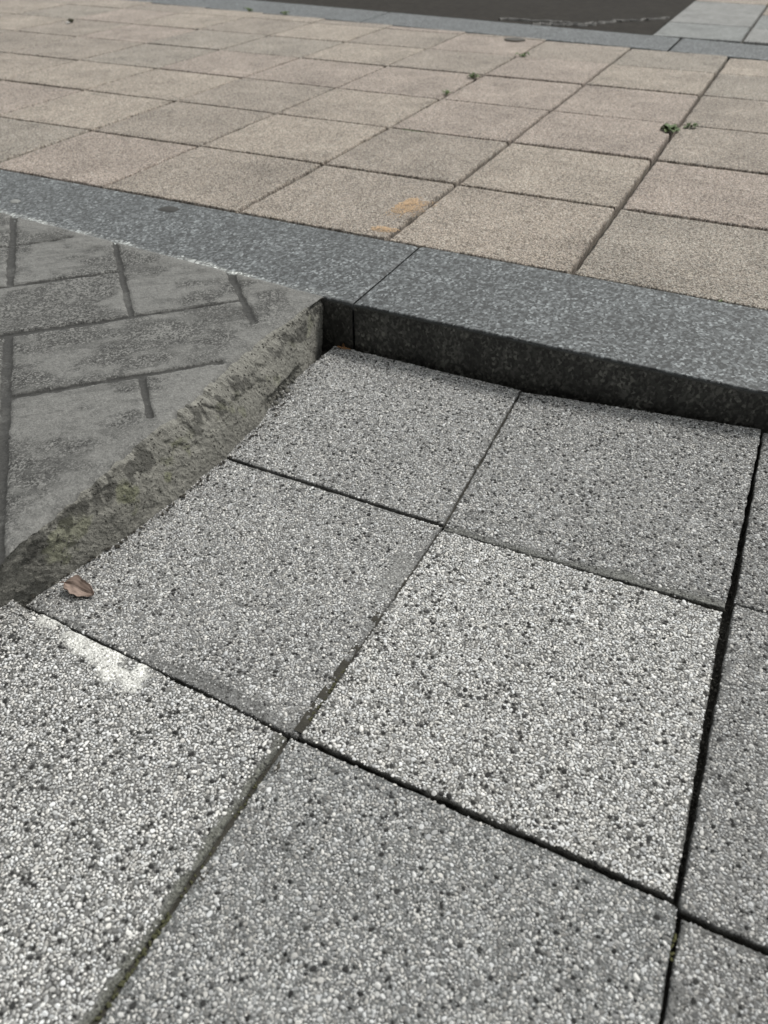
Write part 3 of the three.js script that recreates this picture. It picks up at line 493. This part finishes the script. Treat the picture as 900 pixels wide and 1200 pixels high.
  for (let t = 0; t < SI.length; t += 3) { const s = SI[t + 1]; SI[t + 1] = SI[t + 2]; SI[t + 2] = s; }
  const edge = mesh('broken_edge', geo(SP, SI, SU), M.padSide, pad); edge.userData.label = 'rough broken side of the concrete with moss under its lip';
  { // coarse sand and small stones standing out of the broken side
    const R = rng(404), n = 2600, im = new THREE.InstancedMesh(PEBBLES[1], std({ color: 0xffffff, map: grainMap }), n), mt = new THREE.Matrix4(), q = new THREE.Quaternion(), cc = new THREE.Color();
    for (let i = 0; i < n; i++) { const a = Math.floor(R() * ns), k = 1 + Math.floor(Math.pow(R(), 1.4) * (nz - 14)), o = (a * (nz + 1) + k) * 3, r = lerp(0.0004, 0.0017, Math.pow(R(), 3)); q.setFromEuler(new THREE.Euler(R() * 6, R() * 6, R() * 6)); mt.compose(new THREE.Vector3(SP[o] - r * 0.2, SP[o + 2], -SP[o + 1]), q, new THREE.Vector3(r * 1.2, r, r)); im.setMatrixAt(i, mt); const v = lerp(0.09, 0.36, R() * R()); cc.setRGB(v, v * 0.98, v * 0.87); im.setColorAt(i, cc); }
    im.name = numbered('exposed_grain'); im.castShadow = im.receiveShadow = true; tag(im, null, null, 'stuff'); edge.add(im);
  }
  // lumps of coarse stone at the foot of the edge
  const R = rng(61), rub = [];
  for (let k = 0; k < 30; k++) { const y = lerp(0.11, 0.19, R()), r = lerp(0.0012, 0.0046, R() * R()), g = PEBBLES[k % 3].clone(); g.scale(r * 1.2, r, r); g.rotateY(R() * 6); g.translate(baseX(y) + lerp(-0.008, -0.001, R()), lerp(0.005, 0.02, R()), -y); rub.push(g); }
  const rb = mesh('rubble', mergeGeometries(rub), M.concrete, pad); tag(rb, null, null, 'stuff');
}

/* ---------- far side: second kerb, dark paving, grey and beige slabs ---------- */
const kerb2 = thing('kerb', 'far granite kerb strip at the top of the beige paving', 'kerb', 'structure');
kerbStone(kerb2, -3.6, -2.62, farFront, farBack, H, 'kerb_stone', 5, 0.06, false);
kerbStone(kerb2, -2.615, -1.412, farFront, farBack, H, 'kerb_stone', 6, 0.06, false);
kerbStone(kerb2, -1.408, -0.213, farFront, farBack, H, 'kerb_stone', 7, 0.06, false);
kerbStone(kerb2, -0.204, 1.0, farFront, farBack, H, 'kerb_stone', 8, 0.06, false);
{
  const yard = thing('dark_pavement', 'dark brown-grey paving beyond the far kerb with pale cracks', 'pavement', 'structure');
  const pos = [], uv = [], idx = [], nx = 120, ny = 60; for (let j = 0; j <= ny; j++) for (let i = 0; i <= nx; i++) { const x = lerp(-4.2, -0.322, i / nx), y = lerp(farBack(x) + 0.006, 6.5, Math.pow(j / ny, 1.6)); pos.push(x, y, H - 0.006 + 0.003 * fbm(x * 4, y * 4, 0, 4)); uv.push(x / 0.5, y / 0.5); }
  for (let j = 0; j < ny; j++) for (let i = 0; i < nx; i++) { const a = j * (nx + 1) + i; idx.push(a, a + 1, a + nx + 2, a, a + nx + 2, a + nx + 1); }
  mesh('paving_surface', geo(pos, idx, uv), M.darkPaving, yard);
  const line = (pts, w, sd) => { const P = [], U = [], I = []; pts.forEach(([x, y], i) => { const q = pts[Math.min(i + 1, pts.length - 1)], p = pts[Math.max(0, i - 1)], dx = q[0] - p[0], dy = q[1] - p[1], l = Math.hypot(dx, dy), ww = w * (0.5 + 1.1 * hash(i, sd, 3)); for (const [o, z] of [[-1, -0.006], [-0.5, 0.002], [0.5, 0.0022], [1, -0.006]]) { P.push(x - dy / l * ww * o, y + dx / l * ww * o, H + z - 0.001); U.push(x / 0.2 + o * w, y / 0.2); } });
    for (let i = 0; i < pts.length - 1; i++) for (let k = 0; k < 3; k++) { const a = i * 4 + k; I.push(a, a + 4, a + 5, a, a + 5, a + 1); } return geo(P, I, U); };
  const wig = (a, b, n, sd, amp = 0.02) => Array.from({ length: n + 1 }, (_, i) => [lerp(a[0], b[0], i / n) + amp * noise(i * 0.7, sd, 0.5), lerp(a[1], b[1], i / n) + amp * noise(i * 0.7, sd, 5.5)]);
  const cr = mergeGeometries([line(wig([-0.94, 2.86], [-0.56, 2.875], 30, 1, 0.03), 0.004, 1), line(wig([-0.62, 2.84], [-0.5, 3.0], 24, 2, 0.03), 0.0045, 2), line(wig([-0.5, 3.0], [-0.33, 3.16], 24, 3, 0.025), 0.004, 3), line(wig([-0.78, 2.80], [-0.58, 2.83], 20, 4, 0.02), 0.005, 4)]);
  mesh('cement_trail', cr, M.cement, yard);
  const far = thing('pavement', 'small patch of grey slabs beyond the far kerb at the upper right', 'pavement', 'structure'), R = rng(9);
  const A = [-0.318, -0.009, 0.301, 0.61], B = [2.705, 3.005, 3.355];
  for (let r = 0; r < 2; r++) for (let c = 0; c < 3; c++) { const x0 = A[c] + 0.004, x1 = A[c + 1] - 0.004, y0 = (r ? B[1] : Math.max(B[0], farBack(x0)) + 0.005) + 0.03 * (c === 0 && r ? 1 : 0), y1 = B[r + 1] - 0.006 + (c === 0 ? (r ? 0.31 : 0.03) : 0), o = mesh('paving_slab', tileGeometry(x1 - x0, y1 - y0, 90 + r * 5 + c, greyTex.metres), M.farGrey[(r + c) % 2], far); o.position.set(x0, H + 0.001 * R(), -y0); }
  const bd = (y0, y1, parent) => { const g = new THREE.BoxGeometry(0.94, 0.02, y1 - y0); mesh('bedding', g, M.jointSoil, parent).position.set(0.147, H - 0.019, -(y0 + y1) / 2); };
  bd(2.64, 3.36, far);
  const far2 = thing('pavement', 'beige slabs in the uppermost right corner, beyond the grey patch', 'pavement', 'structure');
  for (let r = 0; r < 4; r++) for (let c = 0; c < 3; c++) { const x0 = A[c] + 0.004, x1 = A[c + 1] - 0.004, y0 = 3.366 + (r + (c === 0 ? 1 : 0)) * 0.31, o = mesh('paving_slab', tileGeometry(x1 - x0, 0.302, 120 + r * 5 + c, beigeTex.metres), M.beige[(r * 2 + c) % 5], far2); o.position.set(x0, H + 0.001 * R(), -y0); }
  bd(3.362, 4.62, far2);
}

/* ---------- small things ---------- */
{ // dry leaf lying on the slab by the concrete edge: a cupped, folded blade with thickness
  const t = thing('dry_leaf', 'curled brown dry leaf lying at the foot of the concrete edge', 'leaf'), n = 26, m = 14, P = [], U = [], C = [], I = [];
  const half = (u) => 0.0066 * Math.pow(Math.sin(Math.PI * Math.pow(u, 0.8)), 0.75) + 0.0002;
  for (let side = 0; side < 2; side++) for (let i = 0; i <= n; i++) for (let k = 0; k <= m; k++) {
    const u = i / n, v = k / m * 2 - 1, w = half(u) * (1 + 0.28 * noise(u * 8, v > 0 ? 3 : 8, 0.5) + 0.1 * noise(u * 24, v > 0 ? 5 : 9, 0.5)), x = (u - 0.5) * 0.0265, y = v * w;
    const z = 0.0022 + 0.0042 * Math.pow(Math.abs(v), 1.7) * (v > 0 ? 0.9 : 0.3) * Math.sin(Math.PI * u) + 0.0018 * Math.sin(u * 5 + 0.8) + 0.0009 * noise(u * 7, v * 2.4, 2.5) - 0.0007 * Math.exp(-v * v * 60) + 0.0004 * Math.cos(v * 16 + u * 5) - side * 0.0005;
    P.push(x, y, z); const f = 0.85 + 0.3 * fbm(u * 7, v * 5, 0, 3) - 0.2 * Math.exp(-v * v * 70) - 0.12 * Math.pow(Math.max(0, Math.sin((u * 1.2 - Math.abs(v) * 0.45) * 26)), 6) + 0.05 * hash(i, k, 3); C.push(0.3 * f, 0.226 * f, 0.19 * f); U.push(u, v);
  }
  const S = (n + 1) * (m + 1), g0 = (i, k) => i * (m + 1) + k;
  for (let i = 0; i < n; i++) for (let k = 0; k < m; k++) { const a = g0(i, k), b = g0(i + 1, k), c = g0(i + 1, k + 1), d = g0(i, k + 1); I.push(a, b, c, a, c, d, S + a, S + c, S + b, S + a, S + d, S + c); }
  for (let i = 0; i < n; i++) { I.push(g0(i, 0), S + g0(i, 0), S + g0(i + 1, 0), g0(i, 0), S + g0(i + 1, 0), g0(i + 1, 0), g0(i, m), S + g0(i + 1, m), S + g0(i, m), g0(i, m), g0(i + 1, m), S + g0(i + 1, m)); }
  mesh('blade', geo(P, I, U, C), std({ vertexColors: true, side: THREE.DoubleSide, roughness: 0.75 }), t);
  const st = new THREE.TubeGeometry(new THREE.CatmullRomCurve3([new THREE.Vector3(-0.0128, 0.0035, 0), new THREE.Vector3(-0.0148, 0.004, 0.0006), new THREE.Vector3(-0.0165, 0.0035, 0.0018)]), 8, 0.0004, 5); mesh('stalk', st, std({ color: lin(0.16, 0.1, 0.07) }), t);
  t.position.set(-0.2785, 0.0025, 0.2525); t.rotation.set(0.25, 0.05, -0.05); t.scale.setScalar(1.3);
}
{ // crumbs and specks of dirt lying on the slabs and along the foot of the concrete
  const R = rng(818), G = []; const put = (x, y, q, z) => { const g = PEBBLES[G.length % 3].clone(); g.scale(q * lerp(0.9, 1.8, R()), q * 0.6, q); g.rotateY(R() * 6.28); g.translate(x, z, -y); G.push(g); };
  for (let k = 0; k < 46; k++) { const x = lerp(-0.26, 0.27, R()), y = lerp(-0.5, 0.27, R()); put(x, y, lerp(0.0008, 0.0022, R() * R()), 0.0012); }
  for (let k = 0; k < 150; k++) { const y = lerp(-0.28, 0.23, R()); put(baseX(y) + 0.001 + 0.011 * R() * R(), y, lerp(0.0006, 0.0018, R()), 0.0008); }
  tag(mesh('debris', mergeGeometries(G), std({ color: lin(0.06, 0.055, 0.045), map: grainMap })), 'dark crumbs of dirt scattered over the sunken grey slabs', 'debris', 'stuff');
}
{ // dry plant fibres in the inner corner
  const t = thing('dry_twig', 'tiny tangle of orange-brown dry plant fibres in the inner corner', 'twig'), R = rng(77), G = [];
  for (let k = 0; k < 13; k++) { const a = R() * 6.28, l = lerp(0.004, 0.014, R()), p = [new THREE.Vector3(0, 0.001, 0)], cx = (R() - 0.5) * 0.016, cz = (R() - 0.5) * 0.004; for (let i = 1; i < 5; i++) p.push(new THREE.Vector3(Math.cos(a) * l * i / 4, 0.001 + (k < 2 ? 0.0095 : 0.003) * Math.sin(i * 0.7) * R(), Math.sin(a) * 0.35 * l * i / 4)); p.forEach((v) => { v.x += cx; v.z += cz; }); G.push(new THREE.TubeGeometry(new THREE.CatmullRomCurve3(p), 10, lerp(0.0003, 0.0006, R()), 5)); }
  mesh('stem', mergeGeometries(G), std({ color: lin(0.3, 0.15, 0.06) }), t);
  const hk = []; for (let k = 0; k < 7; k++) { const g = PEBBLES[k % 3].clone(); g.scale(0.0018, 0.0008, 0.001); g.rotateY(R() * 6); g.translate((R() - 0.5) * 0.014, 0.0012, (R() - 0.5) * 0.004); hk.push(g); }
  mesh('husk', mergeGeometries(hk), std({ color: lin(0.36, 0.2, 0.1) }), t);
  t.position.set(-0.277, 0.0022, -0.2945);
}
// weeds rooted in the joints: leaves on short stems
function weed(x, y, r, nLeaf, label, seed, m, z = H, tall = 0.6) {
  const t = thing('weed', label, 'weed', null), R = rng(seed), S = [];
  for (let k = 0; k < nLeaf; k++) {
    const a = R() * 6.283, l = r * lerp(0.45, 1, R()), w = l * lerp(0.22, 0.36, R()), h = r * tall * lerp(0.25, 1, R()), P = [], U = [], I = [], n = 8, ca = Math.cos(a), sa = Math.sin(a), s0 = l * 0.25;
    for (let i = 0; i <= n; i++) for (let q = -1; q <= 1; q++) { const u = i / n, d = s0 + (l - s0) * u, ww = q * w * Math.sin(Math.PI * clamp(u * 0.93 + 0.05)), zz = h * (Math.sin(u * 2.3 + 0.3) - 0.25) + Math.abs(q) * w * 0.3; P.push(ca * d - sa * ww, sa * d + ca * ww, Math.max(0.001, zz)); U.push(u, q); }
    for (let i = 0; i < n; i++) for (let q = 0; q < 2; q++) { const b = i * 3 + q; I.push(b, b + 3, b + 4, b, b + 4, b + 1); }
    mesh('leaf', geo(P, I, U), R() < 0.3 ? M.leafPale : m, t);
    S.push(new THREE.TubeGeometry(new THREE.QuadraticBezierCurve3(new THREE.Vector3(0, -0.006, 0), new THREE.Vector3(0, h * 0.4, 0), new THREE.Vector3(ca * s0, Math.max(0.001, h * 0.05), -sa * s0)), 5, 0.0007, 4));
  }
  mesh('stem', mergeGeometries(S), M.leafGreen, t); t.position.set(x, z, -y); return t;
}
weed(-0.0165, 1.43, 0.032, 15, 'small leafy green weed at a crossing of beige slab joints near the right', 3, M.leafGreen);
weed(0.012, 1.478, 0.022, 8, 'low sprig in the row joint just right of the leafy weed', 31, std({ color: lin(0.09, 0.12, 0.06), side: THREE.DoubleSide }));
weed(-0.642, 1.775, 0.026, 11, 'short dark green weed in a beige joint, second from the far kerb', 4, M.leafGreen);
weed(-0.634, 1.56, 0.018, 8, 'pale yellow-green seedling in a beige joint below the dark weed', 5, M.leafPale);
weed(-0.612, 2.14, 0.026, 12, 'green tuft at a joint crossing close to the far kerb', 6, M.leafGreen);
weed(-1.955, 2.597, 0.03, 12, 'green tuft against the far kerb at the left', 7, M.leafGreen);
weed(-1.77, 2.58, 0.026, 10, 'second green tuft against the far kerb, right of the first', 8, M.leafPale);
weed(0.205, 0.5425, 0.0065, 7, 'tiny bright green sprout at the back edge of the granite kerb', 9, M.leafPale, H - 0.003);
// moss in joints: many tiny blades, nobody could count them
function moss(label, seed, spots, color) {
  const R = rng(seed), G = []; for (const [x0, y0, x1, y1, z, w, n, s] of spots) for (let k = 0; k < n; k++) { const t = R(), g = PEBBLES[k % 3].clone(), r = lerp(0.0006, 0.0016, R()) * (s || 1); g.scale(r * 1.3, r * 1.1, r); g.rotateY(R() * 6); g.translate(lerp(x0, x1, t) + (R() - 0.5) * w, z + R() * 0.0012 - 0.0006, -(lerp(y0, y1, t) + (R() - 0.5) * w * 0.6)); G.push(g); }
  return tag(mesh('moss', mergeGeometries(G), std({ color: lin(...color) })), label, 'moss', 'stuff');
}
moss('olive moss filling the joint left of the pale middle slab', 1, [[0.0005, -0.285, 0.003, -0.215, -0.0028, 0.004, 90, 0.8]], [0.07, 0.07, 0.036]);
moss('olive moss in the joint beside the palest slab at the front', 2, [[-0.0115, -0.56, -0.0095, -0.46, -0.0024, 0.007, 170, 0.9], [-0.009, -0.45, -0.0075, -0.34, -0.004, 0.005, 60, 0.8]], [0.07, 0.072, 0.036]);
moss('yellow-green moss on the slab corner at the lower right joint crossing', 3, [[0.3065, -0.34, 0.3045, -0.318, -0.0042, 0.007, 45, 0.7]], [0.085, 0.085, 0.035]);
moss('dark green moss along a row joint of the beige paving', 4, [[-0.60, 1.185, -0.545, 1.186, H - 0.003, 0.012, 160, 1.6], [-0.34, 0.84, -0.337, 0.80, H - 0.004, 0.004, 20]], [0.05, 0.08, 0.03]);
{ // orange sand spilt over the beige slabs
  const R = rng(15), G = [], put = (cx, cy, rx, ry, n) => { for (let k = 0; k < n; k++) { const a = R() * 6.283, q = Math.sqrt(R()) * (0.75 + 0.4 * noise(Math.cos(a) * 2, Math.sin(a) * 2, 4.5)), g = new THREE.IcosahedronGeometry(lerp(0.0006, 0.0017, R() * R()), 0); g.scale(1, 0.6, 1); g.rotateY(R() * 6); g.translate(cx + Math.cos(a) * rx * q, H + 0.0012 + 0.0016 * (1 - q) * R(), -(cy + Math.sin(a) * ry * q)); G.push(g); } };
  put(-0.362, 0.712, 0.034, 0.06, 900); put(-0.358, 0.705, 0.05, 0.085, 320); put(-0.352, 0.585, 0.034, 0.018, 330);
  tag(mesh('sand', mergeGeometries(G), std({ color: lin(0.6, 0.44, 0.29) })), 'orange sand spilt on beige slabs just behind the kerb joint', 'sand', 'stuff');
}
{ // dark oval plug set flush in a far beige slab
  const t = thing('cover_plate', 'small dark oval plate lying on a beige slab beside the far kerb', 'plate'), g = new THREE.CylinderGeometry(0.035, 0.038, 0.005, 36); g.scale(1, 1, 0.8); mesh('plate', g, std({ color: lin(0.05, 0.045, 0.038), roughness: 0.7 }), t);
  mesh('rim', new THREE.TorusGeometry(0.0345, 0.003, 8, 40).rotateX(Math.PI / 2).scale(1, 0.8, 0.8), std({ color: lin(0.09, 0.08, 0.065), roughness: 0.8 }), t); t.position.set(-0.726, H + 0.0025, -2.405);
}
// flattened spots on the kerb
function spot(x, y, r, sq, color, label, seed, z = H + 0.0005) {
  const n = 28, P = [0, 0, 0.0014], I = [], U = [0, 0]; for (const [f, h] of [[0.7, 0.0012], [1, -0.0006]]) for (let i = 0; i < n; i++) { const a = i / n * 6.2832, q = r * f * (1 + 0.22 * noise(Math.cos(a) * 1.6 + seed, Math.sin(a) * 1.6, 0.5)); P.push(Math.cos(a) * q, Math.sin(a) * q * sq, h); U.push(Math.cos(a), Math.sin(a)); }
  for (let i = 0; i < n; i++) { const k = (i + 1) % n; I.push(0, 1 + i, 1 + k, 1 + i, 1 + n + i, 1 + n + k, 1 + i, 1 + n + k, 1 + k); }
  const o = mesh('gum_spot', geo(P, I, U), std({ color: lin(...color), map: grainMap, roughness: 0.85 })); o.position.set(x, z, -y); return tag(o, label, 'spot');
}
spot(-1.035, 0.423, 0.011, 0.8, [0.3, 0.31, 0.3], 'pale flattened spot on the granite kerb at the left edge', 1);
spot(-0.748, 0.512, 0.02, 0.75, [0.055, 0.055, 0.052], 'dark flattened spot on the back of the left kerb stone', 2);
{ // dark pellet with pale crumb on a far slab
  const t = thing('pebble', 'tiny dark pebble with a pale crumb on a far left beige slab', 'pebble'), g = PEBBLES[0].clone(); g.scale(0.013, 0.009, 0.011); mesh('stone', g, std({ color: lin(0.05, 0.05, 0.03) }), t);
  const w = PEBBLES[1].clone(); w.scale(0.012, 0.003, 0.008); w.translate(0.006, -0.004, 0.022); mesh('crumb', w, std({ color: lin(0.6, 0.6, 0.58) }), t); t.position.set(-2.43, H + 0.008, -2.06);
}
renderer.render(scene, camera);
